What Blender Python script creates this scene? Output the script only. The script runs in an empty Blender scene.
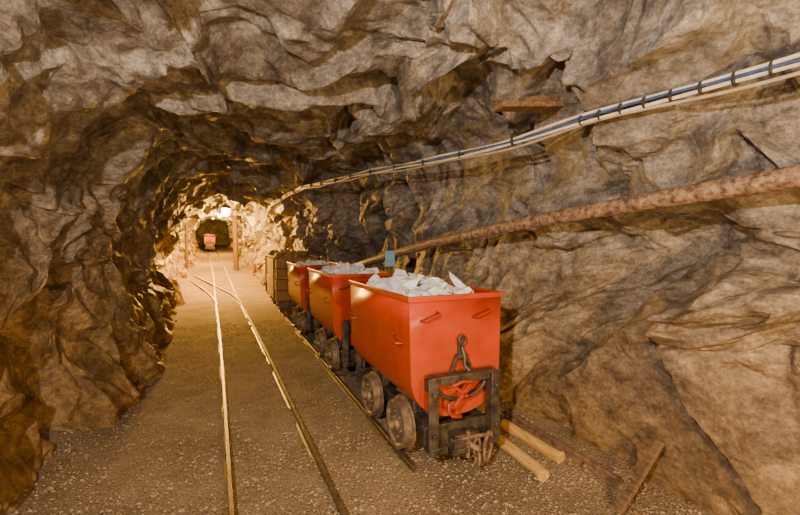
import bpy, bmesh, math, random
import numpy as np
from mathutils import Vector, Matrix, noise, kdtree
random.seed(7); rng=np.random.default_rng(7)
scene=bpy.context.scene
COL=scene.collection

# ------------------------------------------------------------------ materials
def new_mat(name):
    m=bpy.data.materials.new(name); m.use_nodes=True
    nt=m.node_tree; nt.nodes.clear()
    out=nt.nodes.new('ShaderNodeOutputMaterial'); b=nt.nodes.new('ShaderNodeBsdfPrincipled')
    nt.links.new(b.outputs[0],out.inputs[0])
    return m,nt,b
def ramp(nt,stops,fac):
    r=nt.nodes.new('ShaderNodeValToRGB'); e=r.color_ramp.elements
    while len(e)<len(stops): e.new(.5)
    for i,(p,c) in enumerate(stops):
        e[i].position=p; e[i].color=(c[0],c[1],c[2],1)
    nt.links.new(fac,r.inputs[0]); return r
def mix(nt,a,b,fac,mode='MIX'):
    m=nt.nodes.new('ShaderNodeMix'); m.data_type='RGBA'; m.blend_type=mode
    for s,v in ((6,a),(7,b),(0,fac)):
        if hasattr(v,'links'): nt.links.new(v,m.inputs[s])
        else: m.inputs[s].default_value=v if s==0 else (v[0],v[1],v[2],1)
    return m.outputs[2]
def math_(nt,op,a,b=None,clamp=False):
    m=nt.nodes.new('ShaderNodeMath'); m.operation=op; m.use_clamp=clamp
    for i,v in enumerate((a,b)):
        if v is None: continue
        if hasattr(v,'links'): nt.links.new(v,m.inputs[i])
        else: m.inputs[i].default_value=v
    return m.outputs[0]
def noise_n(nt,vec,scale,detail=8,rough=.6,dist=0):
    n=nt.nodes.new('ShaderNodeTexNoise'); n.inputs['Scale'].default_value=scale
    n.inputs['Detail'].default_value=detail; n.inputs['Roughness'].default_value=rough
    n.inputs['Distortion'].default_value=dist
    nt.links.new(vec,n.inputs['Vector']); return n.outputs['Fac']
def bump(nt,h,strength,dist,prev=None):
    b=nt.nodes.new('ShaderNodeBump'); b.inputs['Strength'].default_value=strength
    b.inputs['Distance'].default_value=dist
    nt.links.new(h,b.inputs['Height'])
    if prev is not None: nt.links.new(prev,b.inputs['Normal'])
    return b.outputs[0]

def rock_mat():
    m,nt,b=new_mat('rock')
    tc=nt.nodes.new('ShaderNodeTexCoord'); co=tc.outputs['Object']
    mp=nt.nodes.new('ShaderNodeMapping'); mp.inputs['Rotation'].default_value=(.5,.35,.6); mp.inputs['Scale'].default_value=(1,.75,1.35)
    nt.links.new(co,mp.inputs[0]); mv=mp.outputs[0]
    n1=noise_n(nt,co,1.1,10,.65,.2)
    n2=noise_n(nt,mv,7,14,.84,.0)
    n3=noise_n(nt,co,46,8,.8)
    grey=ramp(nt,[(.34,(.060,.052,.046)),(.45,(.155,.137,.122)),(.55,(.30,.272,.245)),(.66,(.55,.51,.465))],n2)
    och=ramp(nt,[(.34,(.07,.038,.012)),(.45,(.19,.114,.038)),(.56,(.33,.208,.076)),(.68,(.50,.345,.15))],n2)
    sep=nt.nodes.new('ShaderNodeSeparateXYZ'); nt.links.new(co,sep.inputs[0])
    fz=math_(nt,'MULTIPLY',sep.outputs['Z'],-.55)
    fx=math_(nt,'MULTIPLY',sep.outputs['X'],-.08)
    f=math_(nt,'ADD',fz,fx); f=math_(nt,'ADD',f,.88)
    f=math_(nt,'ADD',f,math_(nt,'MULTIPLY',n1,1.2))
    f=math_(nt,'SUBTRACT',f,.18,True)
    c=mix(nt,grey.outputs[0],och.outputs[0],f)  # ochre towards floor and left: dust, plus warm light put into the colour
    pat=ramp(nt,[(.36,(.44,.40,.36)),(.58,(1.05,1.05,1.05))],n1)
    c=mix(nt,c,pat.outputs[0],.8,'MULTIPLY')
    fine=ramp(nt,[(.38,(.40,.40,.40)),(.60,(1.18,1.18,1.18))],n3)
    c=mix(nt,c,fine.outputs[0],.75,'MULTIPLY')
    nt.links.new(c,b.inputs['Base Color']); b.inputs['Roughness'].default_value=.58
    b.inputs['Specular IOR Level'].default_value=.5
    v2=nt.nodes.new('ShaderNodeTexVoronoi'); v2.inputs['Scale'].default_value=10; v2.distance='MANHATTAN'; nt.links.new(mv,v2.inputs['Vector'])
    bb=bump(nt,v2.outputs['Distance'],.35,.03)
    bb=bump(nt,n2,.5,.022,bb)
    bb=bump(nt,n3,.6,.009,bb)
    nt.links.new(bb,b.inputs['Normal'])
    return m
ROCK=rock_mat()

def ground_mat():
    m,nt,b=new_mat('gravel_ground')
    tc=nt.nodes.new('ShaderNodeTexCoord'); co=tc.outputs['Object']
    n1=noise_n(nt,co,1.6,8,.6); n2=noise_n(nt,co,70,6,.75)
    v=nt.nodes.new('ShaderNodeTexVoronoi'); v.inputs['Scale'].default_value=65; nt.links.new(co,v.inputs['Vector'])
    c=ramp(nt,[(.3,(.095,.064,.034)),(.5,(.235,.168,.095)),(.7,(.40,.305,.19))],n2)
    c2=ramp(nt,[(.35,(.62,.58,.54)),(.62,(1.08,1.08,1.08))],n1)
    cc=mix(nt,c.outputs[0],c2.outputs[0],.85,'MULTIPLY')
    nt.links.new(cc,b.inputs['Base Color']); b.inputs['Roughness'].default_value=.9
    bb=bump(nt,v.outputs['Distance'],.9,.015); bb=bump(nt,n2,.9,.016,bb)
    nt.links.new(bb,b.inputs['Normal']); return m
GROUND=ground_mat()

def simple(name,c1,c2,scale=12,rough=.6,metal=0,bs=.3,bd=.005,spec=.5,stretch=None,lo=.35,hi=.65,r2=None):
    m,nt,b=new_mat(name)
    tc=nt.nodes.new('ShaderNodeTexCoord'); co=tc.outputs['Object']
    if stretch:
        mp=nt.nodes.new('ShaderNodeMapping'); mp.inputs['Scale'].default_value=stretch; nt.links.new(co,mp.inputs[0]); co=mp.outputs[0]
    n=noise_n(nt,co,scale,8,.65)
    r=ramp(nt,[(lo,c1),(hi,c2)],n); nt.links.new(r.outputs[0],b.inputs['Base Color'])
    b.inputs['Roughness'].default_value=rough
    b.inputs['Metallic'].default_value=metal; b.inputs['Specular IOR Level'].default_value=spec
    nt.links.new(bump(nt,n,bs,bd),b.inputs['Normal']); return m
def red_mat():
    m,nt,b=new_mat('red_paint')
    tc=nt.nodes.new('ShaderNodeTexCoord'); co=tc.outputs['Object']
    n=noise_n(nt,co,3,8,.6); n2=noise_n(nt,co,9,10,.75)
    c=ramp(nt,[(.3,(.29,.023,.002)),(.62,(.42,.038,.003))],n)
    sep=nt.nodes.new('ShaderNodeSeparateXYZ'); nt.links.new(co,sep.inputs[0])
    low=math_(nt,'SUBTRACT',1.0,math_(nt,'MULTIPLY',sep.outputs['Z'],.9),True)
    d=math_(nt,'MULTIPLY',ramp(nt,[(.48,(0,0,0)),(.68,(1,1,1))],n2).outputs[0],math_(nt,'ADD',low,.25))
    cc=mix(nt,c.outputs[0],(.17,.09,.04),d)
    nt.links.new(cc,b.inputs['Base Color']); b.inputs['Roughness'].default_value=.36; b.inputs['Specular IOR Level'].default_value=.4
    nt.links.new(bump(nt,n,.15,.005),b.inputs['Normal']); return m
RED=red_mat()
REDD=simple('red_paint_dusty',(.16,.013,.003),(.28,.024,.005),8,.5,0,.15,.002)
STEEL=simple('dusty_dark_steel',(.020,.017,.014),(.09,.072,.052),14,.5,.35,.3,.003)
RUST=simple('rusty_steel',(.08,.045,.025),(.22,.14,.08),18,.75,.1,.5,.004)
WHEELM=simple('wheel_iron',(.08,.055,.035),(.24,.17,.105),16,.6,.25,.4,.003)
RAIL=simple('worn_rail',(.05,.033,.02),(.15,.11,.07),20,.45,.5,.2,.002)
PIPE=simple('rusty_pipe',(.065,.036,.022),(.32,.215,.145),26,.6,.15,.9,.010,lo=.38,hi=.62)
WHITE=simple('white_marble_ore',(.54,.54,.57),(.84,.84,.87),9,.6,0,.6,.010)
WOOD=simple('old_wood',(.05,.03,.015),(.17,.10,.05),9,.8,0,.5,.004,stretch=(6,.6,6))
WOODY=simple('yellow_log',(.34,.18,.042),(.58,.37,.12),9,.7,0,.4,.004,stretch=(6,.8,6))
BROWN=simple('ochre_boards',(.16,.08,.028),(.42,.25,.085),7,.8,0,.5,.006,stretch=(5,.8,5))
CABW=simple('cable_white',(.50,.45,.36),(.70,.65,.55),15,.5,0,.05,.001)
CABB=simple('cable_blue',(.03,.055,.14),(.06,.10,.24),15,.5,0,.05,.001)
CABG=simple('cable_dusty',(.28,.22,.15),(.42,.34,.25),15,.6,0,.1,.001)
BLACK=simple('black_rubber',(.012,.012,.012),(.03,.028,.025),15,.5)
SIGN=simple('blue_sign_paint',(.05,.12,.24),(.08,.18,.33),6,.5)
STONE=simple('gravel_stones',(.13,.088,.048),(.38,.285,.175),4,.85,0,.6,.004)
def emis(name,col,s):
    m,nt,b=new_mat(name); b.inputs['Base Color'].default_value=(*col,1)
    b.inputs['Emission Color'].default_value=(*col,1); b.inputs['Emission Strength'].default_value=s
    return m
BULB=emis('lamp_glass_lit',(1,.62,.18),260)

# ------------------------------------------------------------------ mesh builder
class MB:
    def __init__(s): s.V=[];s.F=[]
    def add(s,V,F):
        o=len(s.V); s.V+= [tuple(v) for v in V]; s.F+=[tuple(i+o for i in f) for f in F]
    def box(s,c,d,R=None):
        P=[Vector((x*d[0]/2,y*d[1]/2,z*d[2]/2)) for x in(-1,1) for y in(-1,1) for z in(-1,1)]
        if R is not None: P=[R@p for p in P]
        P=[p+Vector(c) for p in P]
        s.add(P,[(0,1,3,2),(4,6,7,5),(0,4,5,1),(2,3,7,6),(0,2,6,4),(1,5,7,3)])
    def tube(s,pts,r,seg=12,cap=True,closed=False):
        pts=[Vector(p) for p in pts]; n=len(pts); V=[];F=[]
        rs=r if isinstance(r,(list,tuple)) else [r]*n
        up=None
        for i,p in enumerate(pts):
            if closed: t=(pts[(i+1)%n]-pts[i-1]).normalized()
            else: t=(pts[min(i+1,n-1)]-pts[max(i-1,0)]).normalized()
            if up is None:
                up=t.orthogonal().normalized()
            up=(up-t*up.dot(t)).normalized(); w=t.cross(up)
            for k in range(seg):
                a=2*math.pi*k/seg; V.append(p+(up*math.cos(a)+w*math.sin(a))*rs[i])
        m=n if closed else n-1
        for i in range(m):
            for k in range(seg):
                a=i*seg+k;b=i*seg+(k+1)%seg;c=((i+1)%n)*seg+(k+1)%seg;d=((i+1)%n)*seg+k
                F.append((a,b,c,d))
        if cap and not closed:
            F.append(tuple(range(seg))[::-1]); F.append(tuple((n-1)*seg+k for k in range(seg)))
        s.add(V,F)
    def lathe(s,prof,c,axis='X',seg=32):
        V=[];F=[];c=Vector(c)
        for (o,r) in prof:
            for k in range(seg):
                a=2*math.pi*k/seg
                u,v=r*math.cos(a),r*math.sin(a)
                V.append(c+(Vector((o,u,v)) if axis=='X' else Vector((u,v,o)) if axis=='Z' else Vector((u,o,v))))
        for i in range(len(prof)-1):
            for k in range(seg):
                F.append((i*seg+k,i*seg+(k+1)%seg,(i+1)*seg+(k+1)%seg,(i+1)*seg+k))
        F.append(tuple(range(seg))[::-1]); F.append(tuple((len(prof)-1)*seg+k for k in range(seg)))
        s.add(V,F)
    def sweep(s,prof,pts):
        n=len(pts);k=len(prof);V=[];F=[]
        for i,p in enumerate(pts):
            p=Vector(p); t=(Vector(pts[min(i+1,n-1)])-Vector(pts[max(i-1,0)])).normalized()
            side=t.cross(Vector((0,0,1))).normalized(); up=side.cross(t)
            for a,b in prof: V.append(p+side*a+up*b)
        for i in range(n-1):
            for j in range(k): F.append((i*k+j,i*k+(j+1)%k,(i+1)*k+(j+1)%k,(i+1)*k+j))
        F.append(tuple(range(k))[::-1]);F.append(tuple((n-1)*k+j for j in range(k)))
        s.add(V,F)
    def rock(s,c,size,flat=.7,n=13):
        bm=bmesh.new()
        R=Matrix.Rotation(random.uniform(0,6.3),3,Vector((random.gauss(0,.4),random.gauss(0,.4),1)).normalized())
        for _ in range(n):
            v=Vector([random.gauss(0,1) for _ in range(3)]).normalized()*random.uniform(.85,1.05)
            v=Vector((v.x*size[0],v.y*size[1],v.z*size[2])); bm.verts.new(R@v+Vector(c))
        r=bmesh.ops.convex_hull(bm,input=bm.verts)
        loose=[v for v in bm.verts if not v.link_faces]
        bmesh.ops.delete(bm,geom=loose,context='VERTS')
        bm.verts.index_update()
        s.add([v.co.copy() for v in bm.verts],[[v.index for v in f.verts] for f in bm.faces]); bm.free()
    def obj(s,name,mat,parent=None,bevel=0,smooth=True,ang=35,solid=0):
        me=bpy.data.meshes.new(name); me.from_pydata(s.V,[],s.F); me.update()
        bm=bmesh.new(); bm.from_mesh(me); bmesh.ops.recalc_face_normals(bm,faces=bm.faces); bm.to_mesh(me); bm.free()
        if smooth:
            me.polygons.foreach_set('use_smooth',[True]*len(me.polygons)); me.set_sharp_from_angle(angle=math.radians(ang))
        ob=bpy.data.objects.new(name,me); COL.objects.link(ob); me.materials.append(mat)
        if parent: ob.parent=parent
        if solid:
            q=ob.modifiers.new('s','SOLIDIFY'); q.thickness=solid; q.offset=-1
        if bevel:
            q=ob.modifiers.new('b','BEVEL'); q.width=bevel; q.segments=2; q.limit_method='ANGLE'
        return ob
def empty(name,loc=(0,0,0),rz=0):
    e=bpy.data.objects.new(name,None); COL.objects.link(e); e.location=loc; e.rotation_euler=(0,0,rz); e.empty_display_size=.2; return e

# ------------------------------------------------------------------ tunnel shell
YEND=44
def floor_z(y): 
    return 0.0 if y<12 else .05*(y-12)-.05*1.5*(1-math.exp(-(y-12)/1.5))
def prof(xl,xr,zc,zf=0,foot=.3):
    H=zc-zf;W=xr-xl
    return np.array([(xl+foot+.10,zf-.3),(xl+.20,zf+.5),(xl,zf+1.3),(xl+.15,zf+.66*H),(xl+.6,zf+.88*H),(xl+.37*W,zc),(xl+.6*W,zc),
      (xr-.72,zf+.95*H),(xr-.28,zf+.8*H),(xr-.1,zf+.6*H),(xr-.02,zf+.35*H),(xr-.16,zf-.3)])
ST=[(-5,prof(-1.4,2.7,3.05)),(1.5,prof(-1.42,2.72,3.05)),(3.4,prof(-1.35,2.68,3.1)),(4.9,prof(-1.2,2.5,3.15)),(5.8,prof(-1.15,2.95,3.25)),
    (8.0,prof(-1.1,2.85,3.2)),(9.3,prof(-1.15,2.35,2.95)),(12.5,prof(-1.2,2.05,2.90)),(16,prof(-1.6,2.0,3.0,floor_z(16))),
    (22,prof(-1.5,1.8,3.25,floor_z(22))),(34,prof(-1.6,1.4,3.75,floor_z(34))),(YEND,prof(-1.6,1.4,4.2,floor_z(44)))]
K=12; M=500
def basis(us):
    B=np.zeros((len(us),K))
    for i,u in enumerate(us):
        j=int(u);t=u-j
        w=[-.5*t+t*t-.5*t**3,1-2.5*t*t+1.5*t**3,.5*t+2*t*t-1.5*t**3,-.5*t*t+.5*t**3]
        for d,ww in zip((-1,0,1,2),w): B[i,min(max(j+d,0),K-1)]+=ww
    return B
u0=np.linspace(0,K-1-1e-6,2000)
P0=basis(u0)@ST[1][1]; L=np.r_[0,np.cumsum(np.linalg.norm(np.diff(P0,axis=0),axis=1))]; LEN=L[-1]; L/=LEN
BAS=basis(np.interp(np.linspace(0,1,M),L,u0))
def ctrl(y):
    for (a,A),(b,Bq) in zip(ST,ST[1:]):
        if y<=b:
            t=(y-a)/(b-a); t=t*t*(3-2*t) ; return A*(1-t)+Bq*t
    return ST[-1][1]
ys=np.r_[np.arange(-5,-.5,.13),np.arange(-.5,6,.018),np.arange(6,13,.038),np.arange(13,YEND+.1,.15)]
rows=[]; norms=[]; tans=[]
for y in ys:
    P=BAS@ctrl(y); T=np.gradient(P,axis=0); T/=np.linalg.norm(T,axis=1)[:,None]
    rows.append(np.c_[P[:,0],np.full(M,y),P[:,1]]); norms.append(np.c_[-T[:,1],np.zeros(M),T[:,0]]); tans.append(np.c_[T[:,0],np.zeros(M),T[:,1]])
P=np.array(rows).reshape(-1,3); NR=np.array(norms).reshape(-1,3); TN=np.array(tans).reshape(-1,3)
SS=np.tile(np.linspace(0,LEN,M),len(ys)); YY=P[:,1]
def lowpoly(cs,cy,theta,an,jit,seed):
    """piecewise-planar fracture facets: linear interpolation of a jittered, randomly split lattice"""
    s=SS; y=YY
    r=np.random.default_rng(seed); n=512
    tab=r.uniform(-1,1,(n,n,3)); diag=r.random((n,n))<.5
    c,d=math.cos(theta),math.sin(theta)
    a=(c*s-d*y)/cs+200.37; b=(d*s+c*y)/cy+200.71
    i=np.floor(a).astype(int);j=np.floor(b).astype(int); fa=(a-i)[:,None];fb=(b-j)[:,None]
    g=lambda ii,jj: tab[ii%n,jj%n]
    v00,v10,v01,v11=g(i,j),g(i+1,j),g(i,j+1),g(i+1,j+1)
    dg=diag[i%n,j%n][:,None]
    t1=np.where(fa>fb, v00+(v10-v00)*fa+(v11-v10)*fb, v00+(v01-v00)*fb+(v11-v01)*fa)
    t2=np.where(fa+fb<1, v00+(v10-v00)*fa+(v01-v00)*fb, v11+(v01-v11)*(1-fa)+(v10-v11)*(1-fb))
    v=np.where(dg,t1,t2)
    ds=v[:,1]*jit*cs; dy=v[:,2]*jit*cy
    return v[:,0]*an, ds*c+dy*d, -ds*d+dy*c
left=np.clip((.3-P[:,0])/1.2,0,1)
Dn=np.zeros(len(P)); Ds=np.zeros(len(P)); Dy=np.zeros(len(P))
for (cs,cy,th,an,ji,sd,kl) in ((.95,1.25,.45,.27,.30,1,.7),(.50,.72,-.35,.18,.30,2,.8),(.23,.33,.75,.085,.28,3,.9),(.11,.15,.2,.036,.26,4,1.0),(.05,.065,.5,.006,.2,9,1)):
    a,b,c=lowpoly(cs,cy,th,an,ji,sd)
    k=1-(1-kl)*left
    Dn+=a*k;Ds+=b;Dy+=c
def facet(Q,cell,off,rotm,seed,tau,k=3):
    r=np.random.default_rng(seed)
    q=(Q@rotm.T); lo=q.min(0)-cell;hi=q.max(0)+cell
    n=int(np.prod((hi-lo)/cell)); n=min(n,200000)
    S=r.uniform(lo,hi,(n,3)); O=r.uniform(-off,off,n)
    kd=kdtree.KDTree(n)
    for i,s_ in enumerate(S.tolist()): kd.insert(s_,i)
    kd.balance()
    A=[]
    for v in q.tolist():
        for f_ in kd.find_n(v,k): A.append(f_[1]); A.append(f_[2])
    A=np.array(A).reshape(-1,k,2); idx=A[:,:,0].astype(int); d=A[:,:,1]
    wt=np.exp(-(d-d[:,:1])/(tau*cell)); wt/=wt.sum(1,keepdims=True)
    return (wt*O[idx]).sum(1)
def rotm(a,b,c,s):
    R=np.array(Matrix.Rotation(a,3,'X')@Matrix.Rotation(b,3,'Y')@Matrix.Rotation(c,3,'Z'))
    return np.diag(s)@R
Dn+=facet(P,.75,.18,rotm(.7,.4,.5,(.9,.50,1.4)),5,.020)*(1-.5*left)
Dn+=facet(P,.30,.065,rotm(.2,.9,.3,(.9,.55,1.4)),6,.030)*(1-.4*left)
pl=P.tolist()
fr=np.fromiter((noise.fractal((p[0]*1.3,p[1]*1.3,p[2]*1.3),.75,2.2,7) for p in pl),dtype=float,count=len(P))
Dn+=fr*(.004+.016*left)
Dn=np.where(Dn<-.30,-.30+(Dn+.30)*.35,Dn); Dn=np.where(Dn>.34,.34+(Dn-.34)*.5,Dn)
lowr=np.clip((.9-P[:,2])/.4,0,1)*(P[:,0]>1.5)*(P[:,1]<4.2)
Dn=np.where(lowr>0,Dn*(1-lowr)+np.maximum(Dn,-.07)*lowr,Dn)
edge=np.clip((1.22+.36*P[:,2]-P[:,1])/.06,0,1)*np.clip((1.36-.12*(1.4-P[:,1])-P[:,2])/.06,0,1)*(P[:,0]>1.5)
Dn-=edge*.16
P2=P+NR*Dn[:,None]+TN*Ds[:,None]; P2[:,1]+=Dy
PIPEP=[(2.46,-1.2,2.10),(2.42,.3,1.985),(2.40,.89,1.935),(2.37,1.9,1.86),(2.34,2.92,1.765),(2.24,4.2,1.60),(2.08,5.6,1.355),(2.0,6.6,1.18)]
CABP=[(2.25,-1.2,2.36),(2.22,0,2.37),(2.2,.83,2.385),(2.16,1.74,2.425),(2.10,2.62,2.425),(2.0,3.8,2.49),(1.88,5.07,2.585),(1.74,6.6,2.66),(1.6,8.35,2.76),(1.5,10,2.74),(1.38,11.6,2.66),(1.36,12.4,2.45)]
for path,rad,clr in ((PIPEP,.26,.075),(CABP,.28,.06)):
    pa=np.array(path)
    xx=np.interp(P2[:,1],pa[:,1],pa[:,0]); zz=np.interp(P2[:,1],pa[:,1],pa[:,2])
    inr=(P2[:,1]>pa[0,1])&(P2[:,1]<pa[-1,1])
    nx,nz=NR[:,0],NR[:,2]
    dx=P2[:,0]-xx; dz=P2[:,2]-zz
    along=dx*nx+dz*nz; perp=np.abs(dx*nz-dz*nx)
    fall=np.clip(1-(perp/rad)**2,0,1)
    need=np.clip(clr-along,0,.6)*np.clip(fall*1.6,0,1)
    need[~inr|(NR[:,0]<-.2)]=0; need[perp>rad]=0
    P2+=NR*need[:,None]
NY=len(ys); G=P2.reshape(NY,M,3)
def strip(name,i0,i1):
    g=G[:,i0:i1+1]; m=i1-i0+1
    me=bpy.data.meshes.new(name)
    a=(np.arange(NY-1)[:,None]*m+np.arange(m-1)[None]).ravel()
    F=np.c_[a,a+1,a+m+1,a+m]
    me.vertices.add(NY*m); me.vertices.foreach_set('co',g.reshape(-1).astype(np.float32))
    me.loops.add(F.size); me.loops.foreach_set('vertex_index',F.reshape(-1).astype(np.int32))
    me.polygons.add(len(F)); me.polygons.foreach_set('loop_start',(np.arange(len(F))*4).astype(np.int32))
    me.polygons.foreach_set('loop_total',np.full(len(F),4,dtype=np.int32))
    me.update(calc_edges=True); me.polygons.foreach_set('use_smooth',np.zeros(len(F),dtype=bool))
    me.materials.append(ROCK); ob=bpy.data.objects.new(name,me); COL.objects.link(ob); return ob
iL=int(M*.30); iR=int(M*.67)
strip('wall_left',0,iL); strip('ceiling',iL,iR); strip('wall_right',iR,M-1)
def endwall(name,y):
    mb=MB(); nx,nz=40,40
    V=[];F=[]
    zf=floor_z(y)
    for j in range(nz):
        for i in range(nx):
            x=-2.2+5.4*i/(nx-1); z=zf-.4+4*j/(nz-1)
            V.append((x,y+noise.fractal((x,y,z),1,2,5)*.25,z))
    for j in range(nz-1):
        for i in range(nx-1):
            a=j*nx+i;F.append((a,a+1,a+nx+1,a+nx))
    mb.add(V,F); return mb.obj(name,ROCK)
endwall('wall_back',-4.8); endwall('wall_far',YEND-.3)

# ------------------------------------------------------------------ floor
def gz(x,y):
    z=floor_z(y)+noise.fractal((x*1.7,y*1.7,3),1,2,4)*.018
    z+=.30*max(0,(-.72-x))**1.3*(1+.5*noise.noise((0,y*1.3,1)))*1.6
    z+=.35*max(0,(x-2.15))**1.3
    return z-.005
xs=np.arange(-2.0,3.2,.04); yf=np.r_[np.arange(-4.9,0,.15),np.arange(0,7,.04),np.arange(7,YEND,.14)]
mb=MB(); nx=len(xs)
mb.V=[(x,y,gz(x,y)) for y in yf.tolist() for x in xs.tolist()]
mb.F=[(j*nx+i,j*nx+i+1,(j+1)*nx+i+1,(j+1)*nx+i) for j in range(len(yf)-1) for i in range(nx-1)]
FLOOR=mb.obj('floor',GROUND,ang=180)
def scatter(name,n,fx,smin,smax,mat,flat=.6):
    bm=bmesh.new(); bmesh.ops.create_icosphere(bm,subdivisions=1,radius=1)
    bv=np.array([v.co[:] for v in bm.verts]); bf=np.array([[v.index for v in f.verts] for f in bm.faces]); bm.free()
    VV=[];FF=[]
    for k in range(n):
        x,y=fx(); s=smin+(smax-smin)*random.random()**3
        A=rng.normal(0,1,(3,3)); q,_=np.linalg.qr(A)
        v=bv*rng.uniform(.7,1.15,(len(bv),1))*np.array([1,rng.uniform(.6,1),rng.uniform(.45,.8)])
        v=(v@q)*s*np.array([1,1,flat])+np.array([x,y,gz(x,y)+s*.15])
        VV.append(v);FF.append(bf+k*len(bv))
    VV=np.concatenate(VV);FF=np.concatenate(FF)
    me=bpy.data.meshes.new(name); me.vertices.add(len(VV)); me.vertices.foreach_set('co',VV.reshape(-1).astype(np.float32))
    me.loops.add(FF.size); me.loops.foreach_set('vertex_index',FF.reshape(-1).astype(np.int32))
    me.polygons.add(len(FF)); me.polygons.foreach_set('loop_start',(np.arange(len(FF))*3).astype(np.int32)); me.polygons.foreach_set('loop_total',np.full(len(FF),3,dtype=np.int32))
    me.update(calc_edges=True); me.materials.append(mat); ob=bpy.data.objects.new(name,me); COL.objects.link(ob); ob.parent=FLOOR
def fgr():
    y=.9+8*random.random()**1.7; return random.uniform(-1.1,2.5),y
scatter('gravel',34000,fgr,.005,.018,STONE)
def fr2():
    y=.6+11*random.random()**1.4
    return (random.choice([-.98+random.gauss(0,.08),2.36+random.gauss(0,.09)]),y)
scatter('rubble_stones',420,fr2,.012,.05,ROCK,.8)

# ------------------------------------------------------------------ tracks
RP=[(-.030,0),(.030,0),(.030,.006),(.007,.012),(.007,.040),(.017,.046),(.017,.058),(.013,.062),(-.013,.062),(-.017,.058),(-.017,.046),(-.007,.040),(-.007,.012),(-.030,.006)]
def smoothpath(pts,n=60):
    pts=[Vector(p) for p in pts]; out=[]
    k=len(pts)
    for i in range(k-1):
        p0=pts[max(i-1,0)];p1=pts[i];p2=pts[i+1];p3=pts[min(i+2,k-1)]
        m=max(2,n//(k-1))
        for a in range(m):
            t=a/m; out.append(.5*((2*p1)+(p2-p0)*t+(2*p0-5*p1+4*p2-p3)*t*t+(3*p1-p0-3*p2+p3)*t**3))
    out.append(pts[-1]); return out
def track(name,lpts,rpts,sleepers=()):
    e=empty(name)
    for nm,pts in (('rail_a',lpts),('rail_b',rpts)):
        q=[(p.x,p.y,floor_z(p.y)-.012) for p in smoothpath([(x,y,0) for x,y in pts],120)]
        mb=MB(); mb.sweep(RP,q); mb.obj(nm,RAIL,e)
    if len(sleepers):
        mb=MB()
        for y in sleepers: 
            t=[np.interp(y,[p[1] for p in pp],[p[0] for p in pp]) for pp in (lpts,rpts)]
            mb.box(((t[0]+t[1])/2,y,floor_z(y)-.055),(.95,.14,.08))
        mb.obj('sleepers',WOOD,e,bevel=.008)
track('mine_track',[(.06,-4.5),(.06,6),(-.02,13),(-.12,20),(-.5,33),(-.7,43)],[(.66,-4.5),(.66,6),(.58,13),(.48,20),(.1,33),(-.1,43)],np.arange(-4,42,.8))
track('mine_track',[(.03,11.5),(-.2,13.8),(-.75,16.5),(-1.2,18.3)],[(.62,11.5),(.42,13.5),(-.1,15.8),(-.8,18.6)])
SX=lambda y:1.575+(y-3.09)*.018
track('mine_track',[(SX(2.25)-.3,2.5),(SX(10)-.3,10),(SX(12)-.3,12.2)],[(SX(2.25)+.3,2.5),(SX(10)+.3,10),(SX(12)+.3,12.2)],np.arange(2.65,12,.7))

# ------------------------------------------------------------------ ore cart
def upts(w,ztop,zs,zb,n=14):
    pts=[(-w,ztop),(-w*.99,(ztop+zs)/2),(-w*.975,zs)]
    for i in range(1,n):
        a=math.pi*i/n
        ca=math.cos(a);sa=math.sin(a)
        pts.append((-w*.975*math.copysign(abs(ca)**.85,ca),zs-(zs-zb)*sa**.85))
    pts+=[(w*.975,zs),(w*.99,(ztop+zs)/2),(w,ztop)]
    return pts
def wheel(mb,x,y,z,r,sgn):
    pr=[(-.045,.03),(-.045,.055),(-.02,.06),(-.012,r*.62),(-.012,r*.78),(-.03,r*.84),(-.03,r*.99),(.03,r),(.034,r*1.12),(.05,r*1.12),(.05,r*.8),(.02,r*.7),(.02,.06),(.06,.055),(.06,.03)]
    pr=[(o*(-sgn),rr) for o,rr in pr]
    mb.lathe(pr,(x,y,z),'X',36)
    mb.lathe([(sgn*.03,.035),(sgn*.075,.032),(sgn*.085,.02)],(x,y,z),'X',16)
    for k in range(6):
        a=k*math.pi/3+.2; rr=r*.5
        mb.lathe([(sgn*.005,.012),(sgn*.03,.010)],(x,y+math.cos(a)*rr,z+math.sin(a)*rr),'X',8)
def handle(mb,c,axis,w=.10,d=.045,r=.007):
    c=Vector(c); ax=Vector((1,0,0)) if axis=='Y' else Vector((0,1,0)); out=Vector((0,-1,0)) if axis=='Y' else Vector((-1,0,0))
    if axis=='X+': out=Vector((1,0,0))
    if axis=='Y+': ax=Vector((1,0,0)); out=Vector((0,1,0))
    dn=Vector((0,0,-1))
    pts=[c-ax*w/2+dn*.03,c-ax*w/2+out*d*.7+dn*.028,c-ax*w*.42+out*d+dn*.022,c+ax*w*.42+out*d-dn*.012,c+ax*w/2+out*d*.7-dn*.018,c+ax*w/2-dn*.02]
    mb.tube(pts,r,8)
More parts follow.
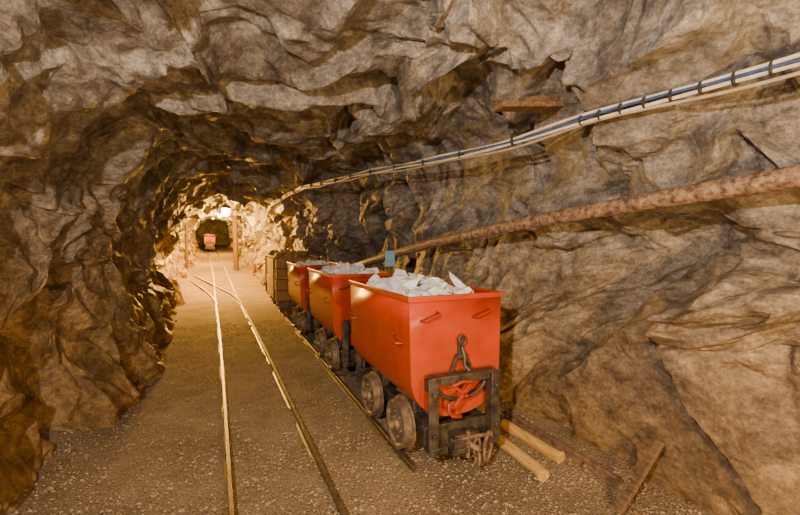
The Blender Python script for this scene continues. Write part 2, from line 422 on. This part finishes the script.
def cart(name,x,y,rz,heap=1.0,post=False,z0=0.0,detail=True):
    e=empty(name,(x,y,z0),rz)
    Lh=.685; W=.378; zt=1.262; zs=.74; zb=.40
    U=upts(W,zt,zs,zb)
    mb=MB(); k=len(U)
    mb.V=[(a,-Lh,b) for a,b in U]+[(a,Lh,b) for a,b in U]
    mb.F=[(i,i+1,k+i+1,k+i) for i in range(k-1)]+[tuple(range(k)),tuple(range(k,2*k))]
    mb.obj('tub',RED,e,solid=.012,ang=30)
    mb=MB()
    for sx in(-1,1): mb.box((sx*(W+.003),0,zt-.012),(.022,2*Lh+.028,.042))
    for sy in(-1,1): mb.box((0,sy*(Lh+.003),zt-.012),(2*W-.01,.022,.042))
    mb.obj('rim',RED,e,bevel=.005)
    mb=MB()
    for fx in(-.26,.16): handle(mb,(fx+.03,-Lh,1.13),'Y',.12,.05,.009)
    for fx in(-.2,.2): handle(mb,(fx,Lh,1.13),'Y+',.12,.05,.009)
    for sy in(-.52,.52):
        handle(mb,(-W,sy,.96),'X',.12,.05,.009); handle(mb,(W,sy,.96),'X+',.12,.05,.009)
    mb.obj('lifting_handles',REDD,e)
    mb=MB()
    for sx in(-1,1):
        mb.box((sx*.20,0,.30),(.05,1.42,.10)); mb.box((sx*.20,0,.355),(.08,1.42,.012))
        for sy in(-.32,.32):
            mb.box((sx*.20,sy,.245),(.085,.15,.12))
            mb.box((sx*.20,sy,.40),(.07,.26,.09))
    for sy in(-1,1):
        mb.box((0,sy*.70,.295),(.56,.05,.15)); mb.box((0,sy*.42,.34),(.46,.07,.06))
        mb.box((0,sy*.775,.255),(.20,.10,.13)); mb.box((0,sy*.83,.29),(.24,.025,.035)); mb.box((0,sy*.83,.215),(.24,.025,.035))
    mb.obj('chassis',STEEL,e,bevel=.005)
    mb=MB()
    for sy in(-.32,.32):
        mb.tube([(-.30,sy,.24),(.30,sy,.24)],.026,12)
        for sx in(-1,1): wheel(mb,sx*.30,sy,.24,.185,sx)
    mb.obj('wheels',WHEELM,e,ang=40)
    mb=MB()
    for sy in(-1,1):
        yy=sy*.765
        for sx in(-1,1):
            mb.box((sx*.225,yy,.47),(.022,.085,.52)); mb.box((sx*.252,yy+sy*.035,.47),(.075,.014,.52))
            mb.box((sx*.215,yy,.235),(.13,.11,.05))
            mb.box((sx*.245,yy-sy*.04,.66),(.05,.06,.08))
            mb.lathe([(-.02,.02),(.02,.02)],(sx*.252,yy+sy*.045,.62),'Y',10); mb.lathe([(-.02,.02),(.02,.02)],(sx*.252,yy+sy*.045,.34),'Y',10)
        mb.box((0,yy,.722),(.52,.085,.022)); mb.box((0,yy+sy*.035,.70),(.40,.014,.055))
        arc=[(.20*math.sin(t),yy-sy*.02,.66-.12*math.cos(t)) for t in np.linspace(-1.45,1.45,12)]
        mb.tube(arc,.014,8)
    mb.obj('end_frame',STEEL,e,bevel=.005)
    mb=MB()
    yl=-Lh-.115
    mb.box((-.03,yl,.58),(.028,.018,.20),Matrix.Rotation(.75,3,'Y')); mb.box((-.05,yl,.62),(.026,.018,.16),Matrix.Rotation(-.9,3,'Y'))
    mb.tube([(-.14,yl-.01,.55),(-.15,yl-.02,.50),(-.12,yl-.02,.46),(-.05,yl-.02,.45)],.014,8)
    mb.tube([(-.10,yl,.66),(-.03,yl-.012,.685),(.06,yl,.665)],.013,8)
    mb.obj('swing_latch',REDD,e,bevel=.003)
    mb=MB()
    mb.box((.02,-Lh-.012,.88),(.045,.02,.15)); mb.box((.02,-Lh-.03,.83),(.09,.03,.03))
    ring=[(.02+.028*math.cos(t),-Lh-.035,.945+.034*math.sin(t)) for t in np.linspace(0,2*math.pi,16,endpoint=False)]
    mb.tube(ring,.009,8,closed=True)
    mb.tube([(.02,-Lh-.03,.90),(.03,-Lh-.05,.83),(.025,-Lh-.06,.77),(.05,-Lh-.09,.735)],.014,8)
    mb.box((-.045,-Lh-.03,.775),(.02,.02,.12),Matrix.Rotation(.4,3,'Y')); mb.box((.075,-Lh-.03,.78),(.02,.02,.12),Matrix.Rotation(-.4,3,'Y'))
    mb.obj('tub_hasp',STEEL,e,bevel=.003)
    mb=MB()
    for i,(z,r) in enumerate(((.235,0),(.165,1))):
        cx,cy=.055,-Lh-.17-.01*i
        lk=[]
        for t in np.linspace(0,2*math.pi,20,endpoint=False):
            a=.032*math.cos(t);b=(.055)*math.sin(t)
            lk.append((cx+(a if r==0 else a*.2),cy+(a*.3 if r==0 else a),z+b))
        mb.tube(lk,.011,8,closed=True)
    lk=[(.17+.045*math.cos(t)+.01*math.sin(t),-Lh-.14+.02*math.cos(t),.20+.10*math.sin(t)) for t in np.linspace(0,2*math.pi,22,endpoint=False)]
    mb.tube(lk,.013,8,closed=True)
    mb.tube([(0,-Lh-.06,.262),(0,-Lh-.19,.262),(.03,-Lh-.215,.25),(.05,-Lh-.2,.225)],.02,10)
    mb.tube([(0,-Lh-.145,.16),(0,-Lh-.145,.34)],.015,10)
    mb.tube([(-.12,-Lh-.13,.29),(.06,-Lh-.17,.31),(.20,-Lh-.14,.28)],.013,8)
    mb.obj('coupler_and_chain',RUST,e)
    mb=MB()
    nx_,ny_=14,22; V=[];F=[]
    hz=lambda u,v: zt-.06+.085*heap*(1-u*u)*(1-v**4)
    for j in range(ny_):
        for i in range(nx_):
            u=-1+2*i/(nx_-1);v=-1+2*j/(ny_-1)
            V.append((u*(W-.016),v*(Lh-.016),hz(u,v)-.04+noise.noise((u*3+x,v*4+y,0))*.02))
    for j in range(ny_-1):
        for i in range(nx_-1): a=j*nx_+i;F.append((a,a+1,a+nx_+1,a+nx_))
    mb.add(V,F)
    for _ in range(85 if detail else 50):
        u=random.uniform(-.92,.92);v=random.uniform(-.93,.93); s=random.choice([.03,.045,.06,.075,.085])*random.uniform(.8,1.2)
        mb.rock((u*(W-.08),v*(Lh-.11),hz(u,v)+s*.15),(s*1.3,s,s*.6),n=11)
    big_=[(.02,-.30,.11),(.16,-.50,.085),(-.18,-.20,.10),(.13,-.05,.11),(-.05,.12,.11),(.2,.2,.10),(-.18,.4,.10),(.05,.45,.11),(-.1,-.5,.08)]
    for bx,by,s in big_:
        mb.rock((bx,by,hz(bx/W,by/Lh)+s*.12),(s*1.3,s*.95,s*.5))
    if post: 
        mb.rock((.24,-.36,zt+.04),(.18,.08,.04),n=18)
    mb.obj('white_ore',WHITE,e,smooth=False)
    return e
ang=-.018
cart('ore_cart',SX(3.09),3.09,ang,1.0,True)
cart('ore_cart',SX(5.2),5.2,ang,1.0)
cart('ore_cart',SX(7.35),7.35,ang,.6)
cart('ore_cart',-.38,34,.03,.3,z0=floor_z(34)+.0,detail=False)

mb=MB(); e=empty('blue_sign_on_post',(1.62,3.76,0))
mb.tube([(0,0,1.10),(0,0,1.42)],.008,8); mb.obj('sign_post',STEEL,e)
mb=MB(); mb.box((0,-.012,1.475),(.105,.008,.165)); mb.obj('sign_plate',SIGN,e,bevel=.003)

# ------------------------------------------------------------------ old board wagon at the end of the train
e=empty('wooden_mine_wagon',(SX(10.1)-.05,10.1,0),ang)
mb=MB()
for i in range(4):
    z=.50+i*.235
    for sx in(-1,1): mb.box((sx*(.43+.012*math.sin(i*2.1)),0,z),(.04,2.5,.225))
    for sy in(-1,1): mb.box((0,sy*1.23,z),(.86,.04,.225))
mb.box((0,0,.36),(.86,2.5,.04)); mb.obj('boards',BROWN,e,bevel=.008)
mb=MB()
for sx in(-1,1):
    for yy in(-.9,.9): mb.box((sx*.465,yy,.84),(.03,.08,.95))
    mb.box((sx*.25,0,.29),(.07,2.5,.10))
for sy in(-1,1): mb.box((0,sy*1.3,.32),(.8,.07,.12))
mb.box((-.45,0,1.33),(.07,2.56,.035));mb.box((.45,0,1.33),(.07,2.56,.035))
mb.obj('frame',RUST,e,bevel=.006)
mb=MB()
for sy in(-.7,.7):
    mb.tube([(-.30,sy,.24),(.30,sy,.24)],.026,12)
    for sx in(-1,1): wheel(mb,sx*.30,sy,.24,.185,sx)
mb.obj('wheels',WHEELM,e)
mb=MB()
for _ in range(80):
    mb.rock((random.uniform(-.36,.36),random.uniform(-1.1,1.1),1.28+random.uniform(0,.12)),(.13,.11,.09))
mb.box((0,0,1.2),(.8,2.4,.06)); mb.obj('rock_load',BROWN,e,smooth=False)

# ------------------------------------------------------------------ pipe & cables
mb=MB(); pp=smoothpath(PIPEP,120)
mb.tube(pp,.053,24)
for i in (30,62,95): 
    p=pp[i];q=pp[i+1]; d=(q-p).normalized()
    mb.tube([p-d*.03,p+d*.03],.064,24)
pipe=mb.obj('rusty_air_pipe',PIPE)
mb=MB()
for i in (45,80):
    p=pp[i]; mb.tube([p+Vector((0,0,-.06)),p+Vector((.12,0,-.10)),p+Vector((.4,0,-.10))],.012,8)
mb.obj('bracket_rods',STEEL,pipe)
e=empty('cable_bundle'); cp=smoothpath(CABP,220)
def cab(nm,mat,r,ox,oz,ph,amp=.006):
    mb=MB(); pts=[]
    for i,p in enumerate(cp):
        s=p.y
        pts.append(p+Vector((ox*.6+amp*math.sin(s*5+ph),0,oz+amp*math.sin(s*4.1+ph*2))))
    mb.tube(pts,r,10); mb.obj(nm,mat,e)
cab('cable_white_a',CABW,.010,0,.022,0)
cab('cable_blue',CABB,.008,-.015,.002,1)
cab('cable_white_b',CABW,.010,.0,-.019,2)
cab('cable_dusty',CABG,.009,.02,-.040,3.3,.009)
mb=MB()
last=cp[0]
for i in range(1,len(cp)-2):
    if (cp[i]-last).length>(.13 if cp[i].y<1.9 else .6):
        last=cp[i]; p=cp[i]; d=(cp[i+1]-cp[i]).normalized()
        mb.tube([p-d*.004+Vector((0,0,-.004)),p+d*.004+Vector((0,0,-.004))],.033,16)
ties=mb.obj('cable_clips',BLACK,e)

e=empty('wooden_wedge_plank',(2.02,2.2,2.60)); mb=MB(); mb.box((.05,0,0),(.60,.13,.04),Matrix.Rotation(-.12,3,'Z')@Matrix.Rotation(-.10,3,'Y')); mb.box((.14,.02,.06),(.40,.10,.06),Matrix.Rotation(-.25,3,'Y')); mb.obj('planks',WOOD,e,bevel=.006)

# ------------------------------------------------------------------ timbers on the ground right
def log(p0,p1,r,nm='log',mat=WOODY):
    mb=MB(); a=Vector(p0);b=Vector(p1); n=8
    mb.tube([a.lerp(b,i/n)+Vector((random.gauss(0,.002),0,random.gauss(0,.002))) for i in range(n+1)],[r*(1+.05*math.sin(i*1.7)) for i in range(n+1)],14); return mb.obj(nm,mat)
log((2.06,2.56,.05),(2.02,2.02,.05),.045,'timber_log')
log((2.27,2.74,.055),(2.28,2.12,.055),.045,'timber_log')
mb=MB(); mb.sweep(RP,[(2.40,2.85,.05),(2.36,1.7,.05)]); mb.obj('loose_rail',RUST)
mb=MB(); a=Vector((2.16,1.57,.03));b=Vector((2.43,1.5,.43)); d=(b-a); 
q=d.to_track_quat('Y','Z').to_matrix(); mb.box((a+b)/2,(.05,d.length,.025),q); mb.obj('leaning_plank',WOOD,bevel=.003)
mb=MB(); mb.box((2.12,2.92,.06),(.20,.28,.09),Matrix.Rotation(.2,3,'Z')); mb.box((2.13,2.88,.145),(.16,.22,.07),Matrix.Rotation(-.15,3,'Z')); mb.obj('wooden_blocks',WOODY,bevel=.006)

# ------------------------------------------------------------------ timber props deep in the drift
def tset(y,xl,xr,z1):
    zf=floor_z(y); e=empty('timber_support_frame',(0,y,zf)); mb=MB()
    mb.tube([(xl,0,-.1),(xl+.05,0,z1)],.08,12); mb.tube([(xr,0,-.1),(xr-.03,0,z1)],.12,12); mb.tube([(xl-.05,0,z1+.07),(xr+.05,0,z1+.07)],.07,12)
    mb.obj('timbers',WOOD,e)
tset(20.5,-1.2,.90,2.52)

# ------------------------------------------------------------------ lamps deeper in the drift
def lamp(x,y,z,power,col=(1,.49,.065),s=1):
    e=empty('bulkhead_lamp',(x,y,z)); mb=MB(); mb.lathe([(.05*s,.07*s),(.09*s,.07*s),(.10*s,.05*s),(.14*s,.012),(.7,.012)],(0,0,0),'Z',20); mb.obj('lamp_base',STEEL,e)
    mb=MB(); mb.lathe([(-.06*s,.012*s),(-.055*s,.03*s),(-.03*s,.05*s),(0,.055*s),(.05*s,.055*s)],(0,0,0),'Z',20); mb.obj('glass',BULB,e)
    mb=MB()
    for k in range(4):
        a=k*math.pi/2; mb.tube([(.065*s*math.cos(a),.065*s*math.sin(a),.05*s),(.065*s*math.cos(a),.065*s*math.sin(a),-.03*s),(0.001*math.cos(a),.001*math.sin(a),-.08*s)],.003,5)
    mb.obj('cage',STEEL,e)
    ld=bpy.data.lights.new('bulb_light','POINT'); ld.energy=power; ld.color=col; ld.shadow_soft_size=.06
    lo=bpy.data.objects.new('bulb_light',ld); COL.objects.link(lo); lo.parent=e; lo.location=(0,.12,-.16)
lamp(.30,12.9,2.56,620,s=1.9)
lamp(-.50,14.9,2.58,1500,s=1.8)
lamp(.2,18.3,2.8,1800,s=1.5)
lamp(-.3,23.5,3.05,2200,s=1.3)
lamp(-.1,30,3.35,1600)
def area(nm,loc,tgt,size,power,col):
    ld=bpy.data.lights.new(nm,'AREA'); ld.energy=power; ld.size=size; ld.color=col
    o=bpy.data.objects.new(nm,ld); COL.objects.link(o); o.location=loc
    o.rotation_euler=(Vector(tgt)-Vector(loc)).to_track_quat('-Z','Y').to_euler(); return o
area('key_lamp',(-.85,-.2,2.35),(2.0,3.4,1.2),.07,215,(1,.83,.66))
area('warm_floor_lamp',(.5,-1.0,1.0),(1.8,4,.6),.18,125,(1,.55,.16))
area('warm_side_fill',(1.7,-.9,1.9),(-1.0,5.5,.8),.12,80,(1,.62,.27))  # unseen fill light, added to warm the left wall

w=bpy.data.worlds.new('w'); scene.world=w; w.use_nodes=True
w.node_tree.nodes['Background'].inputs[0].default_value=(.02,.015,.01,1)
w.node_tree.nodes['Background'].inputs[1].default_value=.3

cam=bpy.data.cameras.new('cam'); cam.lens=18; cam.sensor_width=36; cam.clip_start=.05
co=bpy.data.objects.new('camera',cam); COL.objects.link(co); co.location=(0,0,1.63)
co.rotation_euler=(math.radians(88),0,math.radians(-24.8)); scene.camera=co
